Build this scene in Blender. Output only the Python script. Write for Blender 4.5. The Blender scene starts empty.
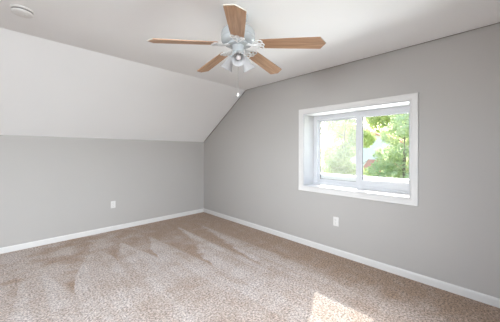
import bpy, bmesh, math, random
import numpy as np
from mathutils import Vector, Matrix

random.seed(7)
rng = np.random.default_rng(7)
C = bpy.context.scene.collection
PI = math.pi

# ------------------------------------------------------------------ camera
F_PX, CY, YAW, ROLL = 237.3, 151.8, 0.7933, 0.003
cam_d = bpy.data.cameras.new('camera')
cam = bpy.data.objects.new('camera', cam_d)
C.objects.link(cam)
fw = Vector((math.cos(YAW), math.sin(YAW), 0)); rt = Vector((math.sin(YAW), -math.cos(YAW), 0)); up = Vector((0, 0, 1))
R3 = Matrix((rt, up, -fw)).transposed() @ Matrix.Rotation(ROLL, 3, 'Z')
cam.matrix_world = Matrix.Translation((-2.957, -4.455, 1.329)) @ R3.to_4x4()
cam_d.sensor_fit = 'HORIZONTAL'; cam_d.sensor_width = 36.0
cam_d.lens = 36.0 * F_PX / 500.0
cam_d.shift_y = -(161.0 - CY) / 500.0
cam_d.clip_start = 0.02
bpy.context.scene.camera = cam

# ------------------------------------------------------------------ sky, sun, fill lamps, exposure
SUN_E, SKY_S = 6.4, 0.85
WIN_FILL_W, ROOF_FILL_W, REAR_FILL_W = 430.0, 198.0, 16.5
EXPOSURE = 0.0
SUN_TRAVEL = Vector((-0.884, -0.440, -0.81)).normalized()

world = bpy.data.worlds.new('sky'); bpy.context.scene.world = world
world.use_nodes = True
wn = world.node_tree; wn.nodes.clear()
wo = wn.nodes.new('ShaderNodeOutputWorld'); wb = wn.nodes.new('ShaderNodeBackground'); ws = wn.nodes.new('ShaderNodeTexSky')
ws.sky_type = 'NISHITA'; ws.sun_disc = False
ws.sun_elevation = math.asin(-SUN_TRAVEL.z)
ws.sun_rotation = math.atan2(-SUN_TRAVEL.x, -SUN_TRAVEL.y)
ws.air_density = 1.0; ws.dust_density = 3.0
wn.links.new(ws.outputs[0], wb.inputs[0]); wn.links.new(wb.outputs[0], wo.inputs[0])
wb.inputs[1].default_value = SKY_S

def add_light(name, kind, loc, direction, energy, size=None, color=(1, 1, 1)):
    d = bpy.data.lights.new(name, kind); d.energy = energy; d.color = color
    if kind == 'AREA':
        d.shape = 'RECTANGLE'; d.size, d.size_y = size
    o = bpy.data.objects.new(name, d); C.objects.link(o)
    o.location = loc
    o.rotation_euler = Vector(direction).to_track_quat('-Z', 'Y').to_euler()
    return o
sun = add_light('sun', 'SUN', (8, 5, 12), SUN_TRAVEL, SUN_E, color=(1.0, 0.955, 0.88)); sun.data.angle = 0.012
# fill lamp added outside, below the sill, to boost the light through the window
add_light('window_fill', 'AREA', (3.2, -2.9, -0.25), Vector((0.3, -3.2, 1.45)) - Vector((3.2, -2.9, -0.25)), WIN_FILL_W, (2.6, 1.6), (0.95, 0.98, 1.0))
# fill lamps added behind the camera, shining in through two made-up windows
add_light('roof_fill', 'AREA', (-3.4, -6.15, 2.05), Vector((0, 0.86, -0.5)), ROOF_FILL_W, (2.4, 1.0), (0.925, 0.975, 1.03)).data.spread = math.radians(110)
add_light('rear_fill', 'AREA', (-6.25, -3.2, 1.4), Vector((1, 0.05, -0.06)), REAR_FILL_W, (1.3, 1.0), (0.925, 0.975, 1.03)).data.spread = math.radians(48)

vs = bpy.context.scene.view_settings
vs.view_transform = 'Standard'; vs.look = 'None'; vs.gamma = 1.0; vs.use_curve_mapping = False
vs.exposure = EXPOSURE
bpy.context.scene.cycles.max_bounces = 12
bpy.context.scene.cycles.diffuse_bounces = 8
bpy.context.scene.cycles.transparent_max_bounces = 16
bpy.context.scene.cycles.sample_clamp_indirect = 4.0

# ------------------------------------------------------------------ node helpers
class NT:
    def __init__(s, name):
        s.m = bpy.data.materials.new(name); s.m.use_nodes = True
        s.t = s.m.node_tree; s.t.nodes.clear()
        s.out = s.t.nodes.new('ShaderNodeOutputMaterial')
    def n(s, typ, **kw):
        nd = s.t.nodes.new(typ)
        for k, v in kw.items(): setattr(nd, k, v)
        return nd
    def set(s, sock, v):
        if hasattr(v, 'is_output') or isinstance(v, bpy.types.NodeSocket): s.t.links.new(v, sock)
        else: sock.default_value = v
    def math(s, op, a, b=0.0, c=0.0, clamp=False):
        nd = s.n('ShaderNodeMath', operation=op); nd.use_clamp = clamp
        s.set(nd.inputs[0], a); s.set(nd.inputs[1], b)
        if len(nd.inputs) > 2: s.set(nd.inputs[2], c)
        return nd.outputs[0]
    def smooth(s, v, a, b):
        nd = s.n('ShaderNodeMapRange', interpolation_type='SMOOTHSTEP')
        s.set(nd.inputs[0], v); s.set(nd.inputs[1], a); s.set(nd.inputs[2], b)
        nd.inputs[3].default_value = 0; nd.inputs[4].default_value = 1
        return nd.outputs[0]
    def mix(s, f, a, b):
        nd = s.n('ShaderNodeMix', data_type='RGBA')
        s.set(nd.inputs[0], f); s.set(nd.inputs[6], a); s.set(nd.inputs[7], b)
        return nd.outputs[2]
    def coords(s, scale=(1, 1, 1)):
        tc = s.n('ShaderNodeTexCoord'); mp = s.n('ShaderNodeMapping'); mp.inputs['Scale'].default_value = scale
        s.t.links.new(tc.outputs['Object'], mp.inputs[0]); return mp.outputs[0]
    def noise(s, vec, scale, detail=2.0, rough=0.5):
        nd = s.n('ShaderNodeTexNoise'); s.set(nd.inputs['Vector'], vec)
        nd.inputs['Scale'].default_value = scale; nd.inputs['Detail'].default_value = detail; nd.inputs['Roughness'].default_value = rough
        return nd.outputs['Fac']
    def bump(s, h, strength, dist):
        nd = s.n('ShaderNodeBump'); nd.inputs['Strength'].default_value = strength; nd.inputs['Distance'].default_value = dist
        s.set(nd.inputs['Height'], h); return nd.outputs[0]
    def principled(s, color, rough=0.5, metal=0.0, spec=0.5, normal=None):
        p = s.n('ShaderNodeBsdfPrincipled')
        s.set(p.inputs['Base Color'], color if not isinstance(color, tuple) else (*color, 1) if len(color) == 3 else color)
        s.set(p.inputs['Roughness'], rough); p.inputs['Metallic'].default_value = metal
        p.inputs['Specular IOR Level'].default_value = spec
        if normal is not None: s.t.links.new(normal, p.inputs['Normal'])
        s.t.links.new(p.outputs[0], s.out.inputs[0]); return p

def c4(c): return (*c, 1.0)

def paint(name, color, rough=0.6, spec=0.3, tex=0.15):
    k = NT(name); v = k.coords()
    n1 = k.noise(v, 1.3, 3); n2 = k.noise(v, 260, 2)
    col = k.mix(n1, c4(tuple(x * 0.975 for x in color)), c4(tuple(min(1, x * 1.025) for x in color)))
    k.principled(col, rough, 0, spec, k.bump(n2, tex, 0.0006)); return k.m

def plain(name, color, rough=0.4, metal=0.0, spec=0.5, var=0.03, scale=12):
    k = NT(name); n1 = k.noise(k.coords(), scale, 2)
    col = k.mix(n1, c4(tuple(x * (1 - var) for x in color)), c4(tuple(min(1, x * (1 + var)) for x in color)))
    k.principled(col, rough, metal, spec); return k.m

M = {}
M['wall'] = paint('grey_wall_paint', (0.455, 0.438, 0.420), 0.55, 0.3)
M['ceiling'] = paint('white_ceiling_paint', (0.885, 0.89, 0.89), 0.8, 0.15)
M['trim'] = plain('white_trim_paint', (0.70, 0.69, 0.675), 0.35)
M['vinyl'] = plain('white_window_vinyl', (0.63, 0.64, 0.66), 0.3)
M['jamb'] = plain('white_jamb_paint', (0.60, 0.60, 0.605), 0.4)
M['gasket'] = plain('dark_gasket', (0.12, 0.12, 0.12), 0.6)
M['plastic'] = plain('white_plastic', (0.72, 0.71, 0.69), 0.3)
M['slot'] = plain('dark_slot', (0.05, 0.05, 0.05), 0.6)
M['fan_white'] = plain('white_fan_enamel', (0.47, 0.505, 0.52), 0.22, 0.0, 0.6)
M['bracket_white'] = plain('white_bracket_enamel', (0.80, 0.81, 0.81), 0.3)
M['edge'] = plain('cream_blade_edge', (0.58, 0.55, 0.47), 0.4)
M['screw'] = plain('steel_screw', (0.55, 0.55, 0.56), 0.3, 1.0)
M['brass'] = plain('chain_metal', (0.40, 0.39, 0.37), 0.45, 0.3)

# frosted lamp glass
k = NT('frosted_lamp_glass')
d1 = k.n('ShaderNodeBsdfDiffuse'); d1.inputs[0].default_value = (0.66, 0.66, 0.67, 1)
tr = k.n('ShaderNodeBsdfTranslucent'); tr.inputs[0].default_value = (0.8, 0.8, 0.8, 1)
gl = k.n('ShaderNodeBsdfGlossy'); gl.inputs['Roughness'].default_value = 0.25
mx = k.n('ShaderNodeMixShader'); mx.inputs[0].default_value = 0.45
mx2 = k.n('ShaderNodeMixShader')
lw = k.n('ShaderNodeLayerWeight'); lw.inputs[0].default_value = 0.25
k.t.links.new(d1.outputs[0], mx.inputs[1]); k.t.links.new(tr.outputs[0], mx.inputs[2])
sc = k.math('MULTIPLY', lw.outputs['Fresnel'], 0.35); k.t.links.new(sc, mx2.inputs[0])
k.t.links.new(mx.outputs[0], mx2.inputs[1]); k.t.links.new(gl.outputs[0], mx2.inputs[2]); k.t.links.new(mx2.outputs[0], k.out.inputs[0])
M['shade'] = k.m
M['bulb'] = plain('white_bulb_glass', (0.60, 0.56, 0.55), 0.7, 0, 0.1)

# oak blades: grain along local X
k = NT('light_oak_veneer')
g1 = k.noise(k.coords((3.0, 60, 60)), 1.0, 4, 0.6); g2 = k.noise(k.coords((1.6, 18, 18)), 1.0, 2)
ga = k.smooth(g1, 0.35, 0.68)
col = k.mix(ga, c4((0.35, 0.198, 0.112)), c4((0.545, 0.345, 0.212)))
col = k.mix(k.math('MULTIPLY', k.smooth(g2, 0.4, 0.7), 0.4), col, c4((0.45, 0.262, 0.150)))
k.principled(col, 0.42, 0, 0.5); M['oak'] = k.m

# window glass: clear sheet with a faint reflection
k = NT('window_glass')
tb = k.n('ShaderNodeBsdfTransparent'); tb.inputs[0].default_value = (0.97, 0.985, 0.98, 1)
gb = k.n('ShaderNodeBsdfGlossy'); gb.inputs['Roughness'].default_value = 0.02
lwg = k.n('ShaderNodeLayerWeight'); lwg.inputs[0].default_value = 0.5
ff = k.math('ADD', k.math('MULTIPLY', k.math('POWER', lwg.outputs['Facing'], 4.0), 0.6), 0.03)
ms = k.n('ShaderNodeMixShader'); k.t.links.new(ff, ms.inputs[0])
k.t.links.new(tb.outputs[0], ms.inputs[1]); k.t.links.new(gb.outputs[0], ms.inputs[2]); k.t.links.new(ms.outputs[0], k.out.inputs[0])
M['glass'] = k.m
# insect screen: fine pale mesh, mostly open
k = NT('insect_screen_mesh')
tb = k.n('ShaderNodeBsdfTransparent'); db = k.n('ShaderNodeBsdfDiffuse'); db.inputs[0].default_value = (0.55, 0.56, 0.57, 1)
tl = k.n('ShaderNodeBsdfTranslucent'); tl.inputs[0].default_value = (0.8, 0.8, 0.8, 1)
m1 = k.n('ShaderNodeMixShader'); m1.inputs[0].default_value = 0.55
k.t.links.new(db.outputs[0], m1.inputs[1]); k.t.links.new(tl.outputs[0], m1.inputs[2])
ms = k.n('ShaderNodeMixShader'); ms.inputs[0].default_value = 0.16
k.t.links.new(tb.outputs[0], ms.inputs[1]); k.t.links.new(m1.outputs[0], ms.inputs[2]); k.t.links.new(ms.outputs[0], k.out.inputs[0])
M['screen'] = k.m

# carpet: brown pile with paler strokes where the nap has been vacuumed
k = NT('brown_carpet_pile')
tc = k.n('ShaderNodeTexCoord'); sp = k.n('ShaderNodeSeparateXYZ'); P = tc.outputs['Object']
k.t.links.new(P, sp.inputs[0]); X, Y = sp.outputs[0], sp.outputs[1]
fine = k.noise(P, 58, 3, 0.75); fine2 = k.noise(P, 120, 2, 0.6); mid = k.noise(P, 7, 4, 0.65); big = k.noise(P, 1.4, 2)
big2 = k.noise(P, 3.1, 4, 0.6)
skew = k.math('ADD', X, k.math('MULTIPLY', Y, -0.09))
skew = k.math('ADD', skew, k.math('MULTIPLY', k.math('SUBTRACT', mid, 0.5), 0.10))
ph = k.math('DIVIDE', k.math('ADD', skew, 2.19), 0.43)
cell = k.math('FLOOR', k.math('ADD', ph, 0.5))
wn_ = k.n('ShaderNodeTexWhiteNoise', noise_dimensions='1D'); k.t.links.new(k.math('ADD', cell, 5.3), wn_.inputs['W']); rnd = wn_.outputs['Value']
fr_ = k.math('SUBTRACT', ph, cell)                                               # -0.5 .. 0.5 across each vacuum stroke
dist = k.math('ABSOLUTE', k.math('ADD', fr_, k.math('MULTIPLY', k.math('SUBTRACT', rnd, 0.5), 0.45)))
depth = k.math('SUBTRACT', k.math('SUBTRACT', k.math('MULTIPLY', Y, -1.0), 0.36), k.math('MULTIPLY', rnd, 0.34))
rate = k.math('ADD', 0.24, k.math('MULTIPLY', k.math('SUBTRACT', 1.0, k.smooth(X, -1.75, -0.9)), 0.42))
grow = k.math('MULTIPLY', depth, rate)
spike = k.smooth(k.math('SUBTRACT', grow, dist), -0.07, 0.12)
spike = k.math('MULTIPLY', spike, k.smooth(depth, 0.0, 0.10))
st = k.noise(k.coords((7.0, 0.5, 1)), 1.0, 2, 0.5)                               # faint streaks left by the vacuum head
streak = k.smooth(st, 0.40, 0.60)
edge = k.math('ADD', X, k.math('MULTIPLY', k.math('SUBTRACT', big2, 0.5), 0.9))
zone = k.math('SUBTRACT', 1.0, k.smooth(edge, -0.82, -0.28))                     # the nap lies dark along the window wall
pale = k.math('MULTIPLY', spike, zone)
pale = k.math('MULTIPLY', pale, k.math('ADD', 0.66, k.math('MULTIPLY', streak, 0.34)))
pale = k.math('MULTIPLY', pale, k.math('ADD', 0.55, k.math('MULTIPLY', k.smooth(big2, 0.30, 0.62), 0.45)))
pale = k.math('ADD', pale, k.math('MULTIPLY', k.math('SUBTRACT', mid, 0.47), 0.9), clamp=True)
pale = k.math('MAXIMUM', pale, k.math('MULTIPLY', k.smooth(k.math('MULTIPLY', k.noise(P, 2.3, 4, 0.6), k.math('ADD', 0.5, k.math('MULTIPLY', X, -0.22))), 0.34, 0.66), 0.75))
tone = k.mix(pale, c4((0.385, 0.272, 0.198)), c4((0.595, 0.530, 0.498)))
sp1 = k.smooth(k.math('ADD', k.math('MULTIPLY', fine, 0.72), k.math('MULTIPLY', fine2, 0.28)), 0.38, 0.62)
speck = sp1
dark = k.n('ShaderNodeVectorMath', operation='SCALE'); k.t.links.new(tone, dark.inputs[0]); dark.inputs['Scale'].default_value = 0.44
lite = k.n('ShaderNodeVectorMath', operation='SCALE'); k.t.links.new(tone, lite.inputs[0]); lite.inputs['Scale'].default_value = 1.34
col = k.mix(speck, dark.outputs[0], lite.outputs[0])
p = k.principled(col, 0.95, 0, 0.05, k.bump(speck, 0.5, 0.006))
p.inputs['Sheen Weight'].default_value = 0.12
M['carpet'] = k.m

# outdoors
def leafmat(name, a, b):
    k = NT(name); v = k.coords(); n1 = k.noise(v, 2.2, 3); n2 = k.noise(v, 14, 2)
    f = k.smooth(k.math('ADD', k.math('MULTIPLY', n1, 0.6), k.math('MULTIPLY', n2, 0.4)), 0.35, 0.65)
    col = k.mix(f, c4(a), c4(b))
    d = k.n('ShaderNodeBsdfDiffuse'); t = k.n('ShaderNodeBsdfTranslucent'); m = k.n('ShaderNodeMixShader'); m.inputs[0].default_value = 0.52
    k.t.links.new(col, d.inputs[0]); k.t.links.new(col, t.inputs[0])
    k.t.links.new(d.outputs[0], m.inputs[1]); k.t.links.new(t.outputs[0], m.inputs[2]); k.t.links.new(m.outputs[0], k.out.inputs[0])
    return k.m
M['leaf_a'] = leafmat('yellow_green_leaves', (0.42, 0.53, 0.18), (0.78, 0.81, 0.45))
M['leaf_b'] = leafmat('mid_green_leaves', (0.28, 0.44, 0.18), (0.60, 0.70, 0.40))
M['leaf_c'] = leafmat('pale_green_leaves', (0.50, 0.60, 0.32), (0.83, 0.86, 0.64))
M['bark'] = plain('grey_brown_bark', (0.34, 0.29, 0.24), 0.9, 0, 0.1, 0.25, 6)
M['lawn'] = plain('sunny_lawn', (0.42, 0.47, 0.26), 0.9, 0, 0.1, 0.15, 1.5)
M['siding'] = plain('white_siding', (0.90, 0.89, 0.87), 0.6)
M['rooftile'] = plain('terracotta_roof', (0.72, 0.36, 0.24), 0.7, 0, 0.2, 0.12, 8)
M['exterior'] = plain('exterior_siding', (0.75, 0.74, 0.72), 0.7)
M['darkglass'] = plain('dark_house_glass', (0.10, 0.12, 0.13), 0.1)

# ------------------------------------------------------------------ mesh helpers
def new_obj(name, bm, mat, parent=None, smooth=False, kind=None):
    me = bpy.data.meshes.new(name)
    bmesh.ops.recalc_face_normals(bm, faces=bm.faces[:])
    if smooth:
        for f in bm.faces: f.smooth = True
    bm.to_mesh(me); bm.free()
    for m in (mat if isinstance(mat, (list, tuple)) else [mat]): me.materials.append(m)
    o = bpy.data.objects.new(name, me); C.objects.link(o)
    if parent is not None: o.parent = parent
    if kind: o['kind'] = kind
    if smooth:
        me.set_sharp_from_angle(angle=math.radians(38))
    return o

def empty(name, loc, label=None, cat=None, group=None, kind=None):
    o = bpy.data.objects.new(name, None); C.objects.link(o); o.location = loc; o.empty_display_size = 0.1
    tag(o, label, cat, group, kind); return o

def tag(o, label=None, cat=None, group=None, kind=None):
    if label: o['label'] = label
    if cat: o['category'] = cat
    if group: o['group'] = group
    if kind: o['kind'] = kind
    return o

def box(bm, x0, x1, y0, y1, z0, z1, bev=0.0):
    t = bmesh.new()
    bmesh.ops.create_cube(t, size=1)
    for v in t.verts:
        v.co = Vector(((x0 + x1) / 2 + v.co.x * (x1 - x0), (y0 + y1) / 2 + v.co.y * (y1 - y0), (z0 + z1) / 2 + v.co.z * (z1 - z0)))
    if bev: bmesh.ops.bevel(t, geom=t.edges[:], offset=bev, segments=2, affect='EDGES', profile=0.6)
    join(bm, t)

def join(bm, t, mat=None):
    if mat is not None: bmesh.ops.transform(t, matrix=mat, verts=t.verts[:])
    me = bpy.data.meshes.new('tmp'); t.to_mesh(me); t.free(); bm.from_mesh(me); bpy.data.meshes.remove(me)

def prism(bm, poly, a, b, axis='x'):
    """poly of (u, v) swept between a and b along axis: x -> (y, z), z -> (x, y)."""
    def pt(u, v, w): return (w, u, v) if axis == 'x' else ((u, w, v) if axis == 'y' else (u, v, w))
    A = [bm.verts.new(pt(u, v, a)) for u, v in poly]; B = [bm.verts.new(pt(u, v, b)) for u, v in poly]
    bm.faces.new(A); bm.faces.new(B[::-1]); n = len(poly)
    for i in range(n): bm.faces.new((A[i], A[(i + 1) % n], B[(i + 1) % n], B[i]))

def lathe(bm, prof, seg=40, mat=None, close=True):
    """prof: list of (r, z). r == 0 collapses to a pole."""
    t = bmesh.new(); rings = []
    for r, z in prof:
        if r < 1e-6: rings.append([t.verts.new((0, 0, z))])
        else: rings.append([t.verts.new((r * math.cos(2 * PI * i / seg), r * math.sin(2 * PI * i / seg), z)) for i in range(seg)])
    for a, b in zip(rings, rings[1:]):
        for i in range(seg):
            j = (i + 1) % seg
            if len(a) == 1 and len(b) == 1: continue
            if len(a) == 1: t.faces.new((a[0], b[i], b[j]))
            elif len(b) == 1: t.faces.new((a[i], a[j], b[0]))
            else: t.faces.new((a[i], a[j], b[j], b[i]))
    join(bm, t, mat)

def tube(bm, pts, rad, seg=10, closed=False, flat=1.0):
    """round bar along pts; rad number or list; flat squashes it in z."""
    pts = [Vector(p) for p in pts]; n = len(pts)
    rs = rad if isinstance(rad, (list, tuple)) else [rad] * n
    t = bmesh.new(); rings = []
    for i, p in enumerate(pts):
        if closed: d = pts[(i + 1) % n] - pts[i - 1]
        else: d = pts[min(i + 1, n - 1)] - pts[max(i - 1, 0)]
        d.normalize()
        a = d.cross(Vector((0, 0, 1)))
        if a.length < 1e-3: a = d.cross(Vector((0, 1, 0)))
        a.normalize(); b = a.cross(d).normalized()
        rings.append([t.verts.new(p + a * (rs[i] * math.cos(2 * PI * q / seg)) + b * (rs[i] * flat * math.sin(2 * PI * q / seg))) for q in range(seg)])
    m = n if closed else n - 1
    for i in range(m):
        A, B = rings[i], rings[(i + 1) % n]
        for q in range(seg): t.faces.new((A[q], A[(q + 1) % seg], B[(q + 1) % seg], B[q]))
    if not closed:
        t.faces.new(rings[0][::-1]); t.faces.new(rings[-1])
    join(bm, t)

# ------------------------------------------------------------------ the room
KN, CE, BY = 1.539, 2.442, -1.35            # knee wall height, ceiling height, line where the slope meets the flat
YB, BY2 = -6.4, -5.05                       # far knee wall and its slope
XR, WT = -5.8, 0.32                         # rear gable, thickness of the window wall
WY0, WY1, WZ0, WZ1 = -2.547, -3.862, 0.838, 1.878   # opening in the window wall

def profile_piece(ya, yb, lo=0.0):          # part of the gable outline between two y values
    def top(y):
        if y > BY: return KN + (CE - KN) * (y / BY)
        if y < BY2: return CE - (CE - KN) * ((y - BY2) / (YB - BY2))
        return CE
    ys = [ya] + [q for q in (BY, BY2) if yb < q < ya] + [yb]
    return [(ya, lo)] + [(y, top(y)) for y in ys] + [(yb, lo)]

def gable(x0, x1, holes):
    bm = bmesh.new()
    y0, y1, z0, z1 = holes
    prism(bm, profile_piece(0.0, y0), x0, x1)
    prism(bm, profile_piece(y1, YB), x0, x1)
    prism(bm, [(y0, 0), (y0, z0), (y1, z0), (y1, 0)], x0, x1)
    prism(bm, [(y0, z1), (y0, CE), (y1, CE), (y1, z1)], x0, x1)
    return bm
tag(new_obj('wall_right', gable(0.0, WT, (WY0, WY1, WZ0, WZ1)), M['wall'], kind='structure'), 'grey gable wall with the window')
tag(new_obj('wall_rear', gable(XR - 0.3, XR, (-2.55, -3.85, 0.9, 1.9)), M['wall'], kind='structure'), 'grey gable wall behind the camera')
bm = bmesh.new(); box(bm, XR - 0.3, WT, 0, 0.15, 0, KN)
tag(new_obj('wall_left', bm, M['wall'], kind='structure'), 'low grey knee wall under the slope')
bm = bmesh.new(); box(bm, XR - 0.3, WT, YB - 0.15, YB, 0, KN)
new_obj('wall_back', bm, M['wall'], kind='structure')
# floor slab with the carpet
bm = bmesh.new(); box(bm, XR - 0.3, WT, YB - 0.15, 0.15, -0.16, 0.0)
tag(new_obj('floor', bm, M['carpet'], kind='structure'), 'brown carpet with vacuum strokes')
# ceiling: left slope, flat, right slope with an opening for the added roof window
bm = bmesh.new(); T = 0.14
GAP = 0.014                                                   # narrow joint added along the gable wall to draw its shadow line
def cap(bm, lo, hi, xa, xb):
    prism(bm, [(0.15, KN + lo), (0.0, KN + lo), (BY, CE + lo), (BY2, CE + lo), (BY2, CE + hi), (BY - 0.02, CE + hi), (0.15, KN + hi)], xa, xb)
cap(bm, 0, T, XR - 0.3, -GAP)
def slope_pt(s): return (BY2 + (YB - BY2) * s, CE - (CE - KN) * s)
def slope_seg(s0, s1, xa, xb):
    a, b = slope_pt(s0), slope_pt(s1); n = (-0.55 * T, 0.83 * T)
    prism(bm, [a, b, (b[0] + n[0], b[1] + n[1]), (a[0] + n[0], a[1] + n[1])], xa, xb)
slope_seg(0, 0.18, XR - 0.3, WT); slope_seg(0.82, 1.1, XR - 0.3, WT); slope_seg(0.18, 0.82, XR - 0.3, -4.7); slope_seg(0.18, 0.82, -2.1, WT)
tag(new_obj('ceiling', bm, M['ceiling'], kind='structure'), 'white ceiling with one slope down to the knee wall')

bm = bmesh.new(); cap(bm, 0.09, T, -GAP, 0.08); cap(bm, 0.0, T, 0.08, WT)  # dark brown cover over the added joint, standing for shade
tag(new_obj('shadow_joint_1', bm, M['bark'], kind='structure'), 'dark added joint standing for the shadow line between ceiling and gable wall')

# baseboards: flat face, rounded top edge
BB = [(0, 0), (0.014, 0), (0.014, 0.058), (0.0125, 0.066), (0.009, 0.072), (0.004, 0.0755), (0, 0.076)]
bm = bmesh.new()
L = [bm.verts.new((XR, -u, v)) for u, v in BB]; Rr = [bm.verts.new((-u, -u, v)) for u, v in BB]
for i in range(len(BB) - 1): bm.faces.new((L[i], L[i + 1], Rr[i + 1], Rr[i]))
new_obj('baseboard_left', bm, M['trim'], kind='structure')
bm = bmesh.new()
L = [bm.verts.new((-u, -u, v)) for u, v in BB]; Rr = [bm.verts.new((-u, YB, v)) for u, v in BB]
for i in range(len(BB) - 1): bm.faces.new((L[i], L[i + 1], Rr[i + 1], Rr[i]))
new_obj('baseboard_right', bm, M['trim'], kind='structure')

# ------------------------------------------------------------------ window in the gable wall
win = empty('window_1', (0, (WY0 + WY1) / 2, WZ0), 'white sliding window in a deep reveal', None, None, 'structure')
def wobj(name, bm, mat, parent=win, smooth=False):
    o = new_obj(name, bm, mat, parent, smooth)
    if parent is win: o.matrix_parent_inverse = Matrix.Translation(win.location).inverted()
    return o
def frame_sweep(prof, y0, y1, z0, z1):
    """mitred picture frame: prof points (out, x): out = distance outward from the opening, x = into the room (-x)."""
    bm = bmesh.new(); rings = []
    for sy, sz in ((0, 0), (1, 0), (1, 1), (0, 1)):
        rings.append([bm.verts.new((-d, (y0 + o) if sy == 0 else (y1 - o), (z0 - o) if sz == 0 else (z1 + o))) for o, d in prof])
    n = len(prof)
    for i in range(4):
        A, B = rings[i], rings[(i + 1) % 4]
        for q in range(n): bm.faces.new((A[q], A[(q + 1) % n], B[(q + 1) % n], B[q]))
    return bm
CAS = [(0.0, 0.0), (0.0, 0.010), (0.003, 0.0125), (0.008, 0.0125), (0.012, 0.010), (0.018, 0.011), (0.040, 0.0145),
       (0.050, 0.016), (0.053, 0.0195), (0.058, 0.021), (0.064, 0.0205), (0.067, 0.017), (0.067, 0.0)]
wobj('casing', frame_sweep(CAS, WY0, WY1, WZ0, WZ1), M['trim'], smooth=True)
# deep jamb boards and stool
JT = 0.012; XD = 0.27
bm = bmesh.new()
box(bm, 0.0, XD + 0.04, WY0 - JT, WY0, WZ0, WZ1); box(bm, 0.0, XD + 0.04, WY1, WY1 + JT, WZ0, WZ1)
box(bm, 0.0, XD + 0.04, WY1 + JT, WY0 - JT, WZ1 - JT, WZ1)
wobj('jamb', bm, M['jamb'])
bm = bmesh.new(); box(bm, -0.002, XD + 0.04, WY1 + JT, WY0 - JT, WZ0, WZ0 + JT, 0.003)
wobj('sill', bm, M['jamb'])
# vinyl main frame
fy0, fy1, fz0, fz1 = WY0 - JT, WY1 + JT, WZ0 + JT, WZ1 - JT
bm = bmesh.new()
FW = 0.062
box(bm, XD, 0.37, fy0 - FW, fy0, fz0, fz1, 0.002); box(bm, XD, 0.37, fy1, fy1 + 0.03, fz0, fz1, 0.002)
box(bm, XD, 0.37, fy1 + 0.03, fy0 - FW, fz1 - 0.055, fz1, 0.002)
box(bm, XD, 0.37, fy1 + 0.03, fy0 - FW, fz0, fz0 + 0.022, 0.002)
box(bm, XD + 0.012, XD + 0.020, fy1 + 0.03, fy0 - FW, fz0 + 0.022, fz0 + 0.034)      # track ribs
box(bm, XD + 0.050, XD + 0.058, fy1 + 0.03, fy0 - FW, fz0 + 0.022, fz0 + 0.036)
wobj('frame', bm, M['vinyl'])
# exterior sill nosing, sunlit outside the panes
bm = bmesh.new(); prism(bm, [(0.375, fz0 - 0.05), (0.74, fz0 - 0.05), (0.74, 0.975), (0.375, 0.988)], WY1 - 0.25, WY0 + 0.25, 'y')
wobj('exterior_sill', bm, M['siding'])
def sash(name, ya, yb, za, zb, x0, x1, sl, sr, bt, tp):
    bm = bmesh.new()
    box(bm, x0, x1, ya - sl, ya, za, zb, 0.003); box(bm, x0, x1, yb, yb + sr, za, zb, 0.003)
    box(bm, x0, x1, yb + sr, ya - sl, za, za + bt, 0.003); box(bm, x0, x1, yb + sr, ya - sl, zb - tp, zb, 0.003)
    s = wobj(name, bm, M['vinyl'])
    xm = (x0 + x1) / 2
    bm = bmesh.new(); box(bm, xm - 0.002, xm + 0.002, yb + sr - 0.004, ya - sl + 0.004, za + bt - 0.004, zb - tp + 0.004)
    g = new_obj('pane', bm, M['glass'], s); g.matrix_parent_inverse = Matrix.Identity(4)
    bm = bmesh.new(); e = 0.0035
    for q in ((ya - sl - e, ya - sl, za + bt, zb - tp), (yb + sr, yb + sr + e, za + bt, zb - tp)):
        box(bm, xm - 0.006, xm + 0.006, *q)
    box(bm, xm - 0.006, xm + 0.006, yb + sr + e, ya - sl - e, za + bt, za + bt + e); box(bm, xm - 0.006, xm + 0.006, yb + sr + e, ya - sl - e, zb - tp - e, zb - tp)
    gk = new_obj('gasket', bm, M['gasket'], s)
    return s
zt = fz1 - 0.050
s1 = sash('sash', fy0 - FW + 0.006, -3.258, fz0 + 0.030, zt, 0.318, 0.345, 0.022, 0.036, 0.046, 0.030)
s2 = sash('sash', -3.187, fy1 + 0.024, fz0 + 0.028, zt, 0.278, 0.308, 0.080, 0.036, 0.088, 0.030)
# latch on the meeting stile
bm = bmesh.new(); box(bm, 0.262, 0.279, -3.238, -3.212, 1.30, 1.37, 0.004); box(bm, 0.252, 0.264, -3.232, -3.218, 1.325, 1.375, 0.003)
lt = new_obj('latch', bm, M['vinyl'], s2)
# insect screen outside the left half
bm = bmesh.new()
v = [bm.verts.new(p) for p in ((0.358, -2.63, 0.885), (0.358, -3.235, 0.885), (0.358, -3.235, 1.80), (0.358, -2.63, 1.80))]; bm.faces.new(v)
wobj('insect_screen', bm, M['screen'])

# unseen windows added behind the camera for the fill lamps, frames and panes only
def plain_window(name, pts_in, thick_dir):
    """quad opening given by 4 corners -> frame bars and a pane."""
    w = empty(name, (0, 0, 0), None, None, None, 'structure')
    bm = bmesh.new(); P4 = [Vector(p) for p in pts_in]
    for i in range(4): tube(bm, [P4[i], P4[(i + 1) % 4]], 0.03, 4)
    tube(bm, [(P4[0] + P4[1]) / 2, (P4[2] + P4[3]) / 2], 0.02, 4)
    new_obj('frame', bm, M['vinyl'], w)
    bm = bmesh.new(); bm.faces.new([bm.verts.new(p) for p in P4]); new_obj('pane', bm, M['glass'], w)
xw = XR - 0.15
plain_window('added_rear_window', [(xw, -2.55, 0.9), (xw, -3.85, 0.9), (xw, -3.85, 1.9), (xw, -2.55, 1.9)], None)
a, b = slope_pt(0.18), slope_pt(0.82); o_ = (-0.04, 0.06)
plain_window('added_roof_window', [(-4.7, b[0] + o_[0], b[1] + o_[1]), (-2.1, b[0] + o_[0], b[1] + o_[1]), (-2.1, a[0] + o_[0], a[1] + o_[1]), (-4.7, a[0] + o_[0], a[1] + o_[1])], None)

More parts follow.
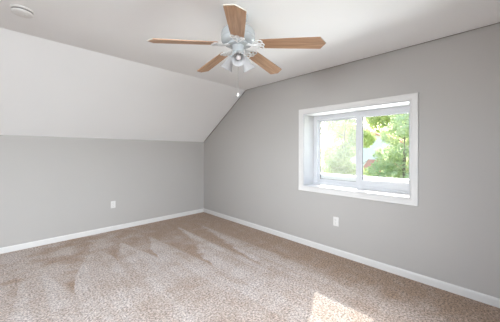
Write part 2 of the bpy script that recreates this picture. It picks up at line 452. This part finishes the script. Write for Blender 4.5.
# ------------------------------------------------------------------ electrical outlets
def outlet(loc, rotz, label):
    """faces local -Y, centre of the plate at the origin."""
    t = empty('electrical_outlet', loc, label, 'outlet', 'wall outlets'); t.rotation_euler = (0, 0, rotz)
    bm = bmesh.new(); box(bm, -0.036, 0.036, -0.006, 0.0, -0.058, 0.058, 0.0035)
    new_obj('cover_plate', bm, M['plastic'], t, True)
    for s in (-1, 1):
        bm = bmesh.new(); zc = 0.0205 * s
        poly = []
        for i in range(28):
            q = 2 * PI * i / 28; poly.append((max(-0.0150, min(0.0150, 0.0172 * math.cos(q))), zc + max(-0.0145, min(0.0145, 0.0172 * math.sin(q)))))
        prism(bm, poly, -0.0085, -0.005, 'y')
        r = new_obj('receptacle', bm, M['plastic'], t)
        bm = bmesh.new()
        box(bm, -0.0075, -0.0053, -0.0089, -0.0080, zc - 0.001, zc + 0.008); box(bm, 0.0053, 0.0075, -0.0089, -0.0080, zc, zc + 0.007)
        tt = bmesh.new(); bmesh.ops.create_cone(tt, cap_ends=True, segments=12, radius1=0.0024, radius2=0.0024, depth=0.001)
        join(bm, tt, Matrix.Translation((0, -0.0085, zc - 0.0075)) @ Matrix.Rotation(PI / 2, 4, 'X'))
        new_obj('slot', bm, M['slot'], r)
    bm = bmesh.new(); tt = bmesh.new(); bmesh.ops.create_cone(tt, cap_ends=True, segments=14, radius1=0.0032, radius2=0.0026, depth=0.0015)
    join(bm, tt, Matrix.Translation((0, -0.0066, 0)) @ Matrix.Rotation(PI / 2, 4, 'X'))
    new_obj('screw', bm, M['screw'], t)
    return t
outlet((-1.797, 0.0, 0.436), 0.0, 'white wall outlet on the low grey wall under the sloped ceiling')
outlet((0.0, -3.045, 0.428), -PI / 2, 'white wall outlet on the grey wall below the window')

# ------------------------------------------------------------------ smoke detector
t = empty('smoke_detector', (-2.925, -1.865, CE), 'round white smoke detector on the ceiling in the upper left corner', 'smoke detector')
bm = bmesh.new(); lathe(bm, [(0, 0), (0.070, 0), (0.070, -0.010), (0.067, -0.0125), (0, -0.0125)], 48)
new_obj('base_plate', bm, M['plastic'], t, True)
bm = bmesh.new(); lathe(bm, [(0.056, -0.0125), (0.056, -0.021), (0, -0.021)], 48)
for i in range(28):
    q = 2 * PI * i / 28; tt = bmesh.new(); box(tt, 0.054, 0.0635, -0.0016, 0.0016, -0.022, -0.0125); join(bm, tt, Matrix.Rotation(q, 4, 'Z'))
new_obj('vent_ring', bm, [M['slot']], t)
bm = bmesh.new(); lathe(bm, [(0, -0.021), (0.0645, -0.021), (0.0655, -0.024), (0.064, -0.032), (0.058, -0.037), (0.046, -0.0395), (0.030, -0.0405), (0, -0.041)], 48)
cv = new_obj('cover', bm, M['plastic'], t, True)
bm = bmesh.new(); lathe(bm, [(0, -0.0405), (0.012, -0.0405), (0.012, -0.0435), (0.010, -0.0445), (0, -0.0445)], 24, Matrix.Translation((0.02, -0.012, 0)))
new_obj('test_button', bm, M['plastic'], cv, True)

# ------------------------------------------------------------------ ceiling fan
HX, HY = -1.662, -2.997
fan = empty('ceiling_fan', (HX, HY, CE), 'white ceiling fan with five light oak blades and frosted glass lamps', 'ceiling fan')
def Z(z): return z - CE
bm = bmesh.new(); lathe(bm, [(0, 0), (0.078, 0), (0.078, -0.012), (0.074, -0.030), (0.060, -0.048), (0.040, -0.058), (0, -0.058)], 48)
new_obj('canopy', bm, M['fan_white'], fan, True)
bm = bmesh.new(); lathe(bm, [(0.024, -0.05), (0.024, Z(2.345))], 24); new_obj('downrod', bm, M['fan_white'], fan, True)
bm = bmesh.new(); lathe(bm, [(0, Z(2.338)), (0.05, Z(2.338)), (0.095, Z(2.334)), (0.122, Z(2.324)), (0.134, Z(2.310)), (0.138, Z(2.295)), (0.139, Z(2.262)),
    (0.135, Z(2.258)), (0.135, Z(2.250)), (0.139, Z(2.246)), (0.136, Z(2.232)), (0.122, Z(2.219)), (0.098, Z(2.213)), (0, Z(2.213))], 56)
new_obj('motor_housing', bm, M['fan_white'], fan, True)
bm = bmesh.new(); lathe(bm, [(0, Z(2.214)), (0.085, Z(2.214)), (0.085, Z(2.198)), (0.060, Z(2.194)), (0, Z(2.194))], 40)
new_obj('flywheel', bm, M['fan_white'], fan, True)
bm = bmesh.new(); lathe(bm, [(0, Z(2.196)), (0.050, Z(2.194)), (0.046, Z(2.182)), (0.044, Z(2.146)), (0.052, Z(2.138)), (0.052, Z(2.124)), (0.042, Z(2.108)), (0.022, Z(2.096)), (0.010, Z(2.086)), (0, Z(2.084))], 40)
new_obj('switch_housing', bm, M['fan_white'], fan, True)

# one blade with its bracket, pointing along local +X, origin on the fan axis at the bracket plane
R0, R1 = 0.176, 0.692
def blade_bm():
    bm = bmesh.new()
    xs = [R0 + 0.0, R0 + 0.015, R0 + 0.12, R0 + 0.30, R1 - 0.040]
    ws = [0.040, 0.050, 0.055, 0.061, 0.066]
    out = [(x, w) for x, w in zip(xs, ws)] + [(R1, 0.0)] + [(x, -w) for x, w in list(zip(xs, ws))[::-1]]
    h = 0.0035
    A = [bm.verts.new((x, y, h)) for x, y in out]; B = [bm.verts.new((x, y, -h)) for x, y in out]
    bm.faces.new(A); bm.faces.new(B[::-1]); n = len(out)
    for i in range(n):
        f = bm.faces.new((A[i], A[(i + 1) % n], B[(i + 1) % n], B[i]))
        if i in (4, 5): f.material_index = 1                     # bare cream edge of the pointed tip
    return bm
def ring(cx, cy, rx, ry, z, n=20): return [(cx + rx * math.cos(2 * PI * i / n), cy + ry * math.sin(2 * PI * i / n), z) for i in range(n)]
def bracket_bm():
    bm = bmesh.new(); z = -0.0085
    tube(bm, [(0.070, 0, 0.0), (0.095, 0, -0.004), (0.120, 0, -0.013), (0.145, 0, -0.014), (0.170, 0, -0.010), (0.20, 0, z)], [0.011, 0.010, 0.009, 0.008, 0.006, 0.005], 10)
    for yy in (-0.033, 0.0, 0.033):                             # three open loops across the blade root
        tube(bm, ring(0.197 - (0.006 if yy else -0.004), yy * 1.06, 0.020, 0.0165, z), 0.0052, 8, True)
    for s in (-1, 1):                                           # scrolls from the arm out to the side loops, prongs on the blade
        tube(bm, [(0.118, 0, -0.013), (0.130, 0.016 * s, -0.012), (0.146, 0.031 * s, -0.010), (0.165, 0.045 * s, z), (0.180, 0.047 * s, z)], [0.008, 0.007, 0.0065, 0.006, 0.005], 8)
    for px, py in ((0.171, 0.033), (0.171, -0.033), (0.178, 0.0)):    # screw bosses
        lathe(bm, [(0, z - 0.006), (0.005, z - 0.0055), (0.007, z - 0.003), (0.008, z + 0.004), (0, z + 0.004)], 12, Matrix.Translation((px, py, 0)))
    return bm
PITCH = math.radians(12)
ANG0 = math.radians(154.745)
DROOP = [0.075, 0.095, 0.075, 0.045, 0.045]                      # how far each tip sags below its root
b0 = k0 = None
for i in range(5):
    if b0 is None:
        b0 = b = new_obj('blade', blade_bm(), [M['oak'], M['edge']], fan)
        k0 = kb = new_obj('blade_bracket', bracket_bm(), M['bracket_white'], b, True)
        kb['label'] = 'white openwork scroll bracket'
    else:
        b = b0.copy(); C.objects.link(b); b.parent = fan
        kb = k0.copy(); C.objects.link(kb); kb.parent = b
    a = ANG0 + i * 2 * PI / 5
    m = Matrix.Translation((0, 0, Z(2.212))) @ Matrix.Rotation(a, 4, 'Z') @ Matrix.Rotation(math.atan2(DROOP[i], 0.66), 4, 'Y') @ Matrix.Rotation(PITCH * -1, 4, 'X')
    b.matrix_local = m
# lamps: three frosted bells on short arms
def lamp_bm():
    bm = bmesh.new()
    lathe(bm, [(0.020, 0.004), (0.026, -0.004), (0.029, -0.016), (0.034, -0.040), (0.041, -0.066), (0.049, -0.090), (0.056, -0.104), (0.054, -0.104), (0.047, -0.090), (0.039, -0.066),
               (0.032, -0.040), (0.027, -0.016), (0.024, -0.004)], 32)
    return bm
s0 = None
for i in range(3):
    a = math.radians(230 + 120 * i); tilt = math.radians(42 if i == 0 else 31)
    m = Matrix.Rotation(a, 4, 'Z') @ Matrix.Translation((0.060, 0, Z(2.112))) @ Matrix.Rotation(-tilt, 4, 'Y') @ Matrix.Scale(1.0, 4)
    if s0 is None:
        bm = bmesh.new(); tube(bm, [(-0.018, 0, 0.020), (-0.008, 0, 0.016), (0, 0, 0.008), (0, 0, 0.0)], [0.009, 0.010, 0.013, 0.018], 14)
        lathe(bm, [(0, 0.012), (0.020, 0.010), (0.024, 0.002), (0.024, -0.010), (0, -0.010)], 24)
        s0 = h = new_obj('lamp_holder', bm, M['fan_white'], fan, True)
        l0 = l = new_obj('lamp_shade', lamp_bm(), M['shade'], h, True); l['label'] = 'frosted white glass bell shade'
        bm = bmesh.new(); lathe(bm, [(0, -0.010), (0.012, -0.012), (0.013, -0.030), (0.020, -0.050), (0.023, -0.064), (0.018, -0.078), (0.008, -0.085), (0, -0.086)], 20)
        u0 = u = new_obj('bulb', bm, M['bulb'], h, True)
    else:
        h = s0.copy(); C.objects.link(h); h.parent = fan
        l = l0.copy(); C.objects.link(l); l.parent = h
        u = u0.copy(); C.objects.link(u); u.parent = h
    h.matrix_local = m
# pull chain: beads and a small white knob
bm = bmesh.new(); zc = 2.086
tube(bm, [(0, 0, Z(2.086)), (0, 0, Z(1.812))], 0.0016, 6)
while zc > 1.815:
    tt = bmesh.new(); bmesh.ops.create_icosphere(tt, subdivisions=1, radius=0.0028); join(bm, tt, Matrix.Translation((0, 0, Z(zc)))); zc -= 0.0065
pc = new_obj('pull_chain', bm, M['brass'], fan, True)
bm = bmesh.new(); lathe(bm, [(0, Z(1.816)), (0.004, Z(1.814)), (0.005, Z(1.809)), (0.0095, Z(1.802)), (0.0115, Z(1.794)), (0.0095, Z(1.785)), (0.005, Z(1.781)), (0, Z(1.780))], 20)
new_obj('knob', bm, M['plastic'], pc, True)

# ------------------------------------------------------------------ outdoors beyond the window
GZ = -2.75
bm = bmesh.new(); box(bm, 0.5, 45, -30, 34, GZ - 0.3, GZ)
tag(new_obj('ground', bm, M['lawn'], kind='structure'), 'sunny lawn outside')

def leaves(blobs, n, size):
    """leaf blades scattered through ellipsoid blobs, denser near their skin."""
    w = np.array([b[3] * b[4] * b[5] for b in blobs]); w = w / w.sum()
    idx = rng.choice(len(blobs), n, p=w); B = np.array(blobs)[idx]
    d = rng.normal(size=(n, 3)); d /= np.linalg.norm(d, axis=1)[:, None]
    r = rng.uniform(0.35, 1.0, n) ** 0.5
    c = B[:, :3] + d * r[:, None] * B[:, 3:6] * (0.9 + 0.2 * rng.random(n))[:, None]
    t = rng.normal(size=(n, 3)); t /= np.linalg.norm(t, axis=1)[:, None]
    u = np.cross(t, rng.normal(size=(n, 3))); u /= np.linalg.norm(u, axis=1)[:, None]
    s = size * rng.uniform(0.6, 1.3, n)[:, None]
    nrm = np.cross(t, u)
    P0, P1 = c - t * s, c + t * s
    P2, P3 = c + u * s * 0.5 + nrm * s * 0.15, c - u * s * 0.5 + nrm * s * 0.15
    V = np.stack([P0, P2, P1, P3], 1).reshape(-1, 3)
    F = [(4 * i, 4 * i + 1, 4 * i + 2, 4 * i + 3) for i in range(n)]
    return V, F
def foliage(name, blobs, n, size, mat, parent):
    V, F = leaves(blobs, n, size); me = bpy.data.meshes.new(name); me.from_pydata(V.tolist(), [], F); me.materials.append(mat)
    o = bpy.data.objects.new(name, me); C.objects.link(o); o.parent = parent; return o
def tree(x, y, h, w, mat, label, n=6000, low=0.15, size=0.085):
    t = empty('leafy_tree', (x, y, GZ), label, 'tree', 'trees beyond the window')
    bm = bmesh.new()
    tube(bm, [(0, 0, -0.05), (0.04, 0.02, h * 0.3), (-0.03, 0.05, h * 0.55), (0, 0, h * 0.85)], [0.11, 0.08, 0.05, 0.02], 10)
    for q in range(7):
        a = q * 2.4; z0 = h * (0.28 + 0.07 * q); ln = w * random.uniform(0.5, 0.8)
        tube(bm, [(0, 0, z0), (ln * 0.5 * math.cos(a), ln * 0.5 * math.sin(a), z0 + 0.3), (ln * math.cos(a), ln * math.sin(a), z0 + 0.8)], [0.03, 0.02, 0.008], 7)
    new_obj('trunk', bm, M['bark'], t, True)
    bl = []
    for q in range(16):
        zz = random.uniform(low, 0.92); rr = w * math.sqrt(max(0.05, 1 - ((zz - 0.5) / 0.55) ** 2)) * 0.75; a = random.uniform(0, 2 * PI); k_ = random.uniform(0.2, 1.0)
        s_ = w * random.uniform(0.32, 0.5)
        bl.append((rr * k_ * math.cos(a), rr * k_ * math.sin(a), h * zz, s_, s_, s_ * 0.8))
    foliage('foliage', bl, n, size, mat, t)
    return t
tree(8.8, 3.3, 6.4, 1.6, M['leaf_c'], 'pale leafy tree seen through the left window pane', 9000)
tree(9.3, 0.9, 7.0, 1.45, M['leaf_a'], 'yellow green tree behind the middle bar of the window', 11000, low=0.41)
tree(8.6, -1.95, 6.6, 1.45, M['leaf_c'], 'pale green tree at the right side of the right window pane', 11000, low=0.3)
tree(8.0, -4.6, 6.0, 1.5, M['leaf_b'], 'green tree hidden behind the right edge of the window', 4000)
tree(12.6, 7.2, 7.4, 2.0, M['leaf_b'], 'tall green tree far behind the left window pane', 6000)
tree(26.0, 9.5, 10.5, 3.2, M['leaf_c'], 'tall pale tree at the back left of the white house', 9000, size=0.15)
tree(26.0, 4.0, 10.5, 3.0, M['leaf_a'], 'tall yellow green tree at the back behind the white house', 9000, size=0.15)
tree(26.0, -1.8, 10.5, 3.0, M['leaf_c'], 'tall pale tree at the back right of the white house', 9000, size=0.15)
def shrub(x, y, h, w, mat, label):
    t = empty('garden_shrub', (x, y, GZ), label, 'shrub', 'shrubs beyond the window')
    bm = bmesh.new()
    for q in range(5):
        a = q * 1.3; tube(bm, [(0.05 * math.cos(a), 0.05 * math.sin(a), -0.03), (w * 0.4 * math.cos(a), w * 0.4 * math.sin(a), h * 0.7)], [0.03, 0.01], 6)
    new_obj('stem', bm, M['bark'], t, True)
    bl = [(random.uniform(-.5, .5) * w, random.uniform(-.5, .5) * w, h * random.uniform(0.2, 0.8), w * 0.5, w * 0.5, h * 0.25) for q in range(9)]
    foliage('foliage', bl, 2600, 0.07, mat, t)
shrub(6.6, 1.15, 2.75, 0.8, M['leaf_a'], 'tall yellow green shrub below the terracotta roof')
shrub(6.2, -0.75, 2.75, 0.8, M['leaf_b'], 'tall green shrub low in the right window pane')
# house across the garden: pale walls, terracotta porch roof
hs = empty('house', (15.5, 0.9, GZ), 'white house with a terracotta porch roof seen between the trees', 'house')
bm = bmesh.new(); box(bm, 0, 4, -2.2, 3.6, 0, 4.3); prism(bm, [(-2.2, 4.3), (3.6, 4.3), (0.7, 5.4)], 0, 4)
new_obj('wall', bm, M['siding'], hs)
bm = bmesh.new(); prism(bm, [(-1.3, 2.86), (0.0, 3.55), (0.0, 3.45), (-1.3, 2.76)], -2.3, 1.0, 'y'); new_obj('porch_roof', bm, M['rooftile'], hs)
for q in (-2.15, 0.85):
    bm = bmesh.new(); box(bm, -1.22, -1.12, q - 0.05, q + 0.05, 0, 2.84); new_obj('porch_post', bm, M['siding'], hs)
bm = bmesh.new(); prism(bm, [(-2.4, 4.24), (-2.4, 4.36), (0.7, 5.55), (3.8, 4.36), (3.8, 4.24), (0.7, 5.42)], -0.2, 4.2); new_obj('roof', bm, M['rooftile'], hs)
for q in (-1.2, 2.2):
    bm = bmesh.new(); box(bm, -0.05, 0.02, q - 0.45, q + 0.45, 1.0, 2.2); wv = new_obj('window', bm, M['siding'], hs)
    bm = bmesh.new(); box(bm, -0.06, -0.045, q - 0.38, q + 0.38, 1.07, 2.13); new_obj('pane', bm, M['darkglass'], wv)
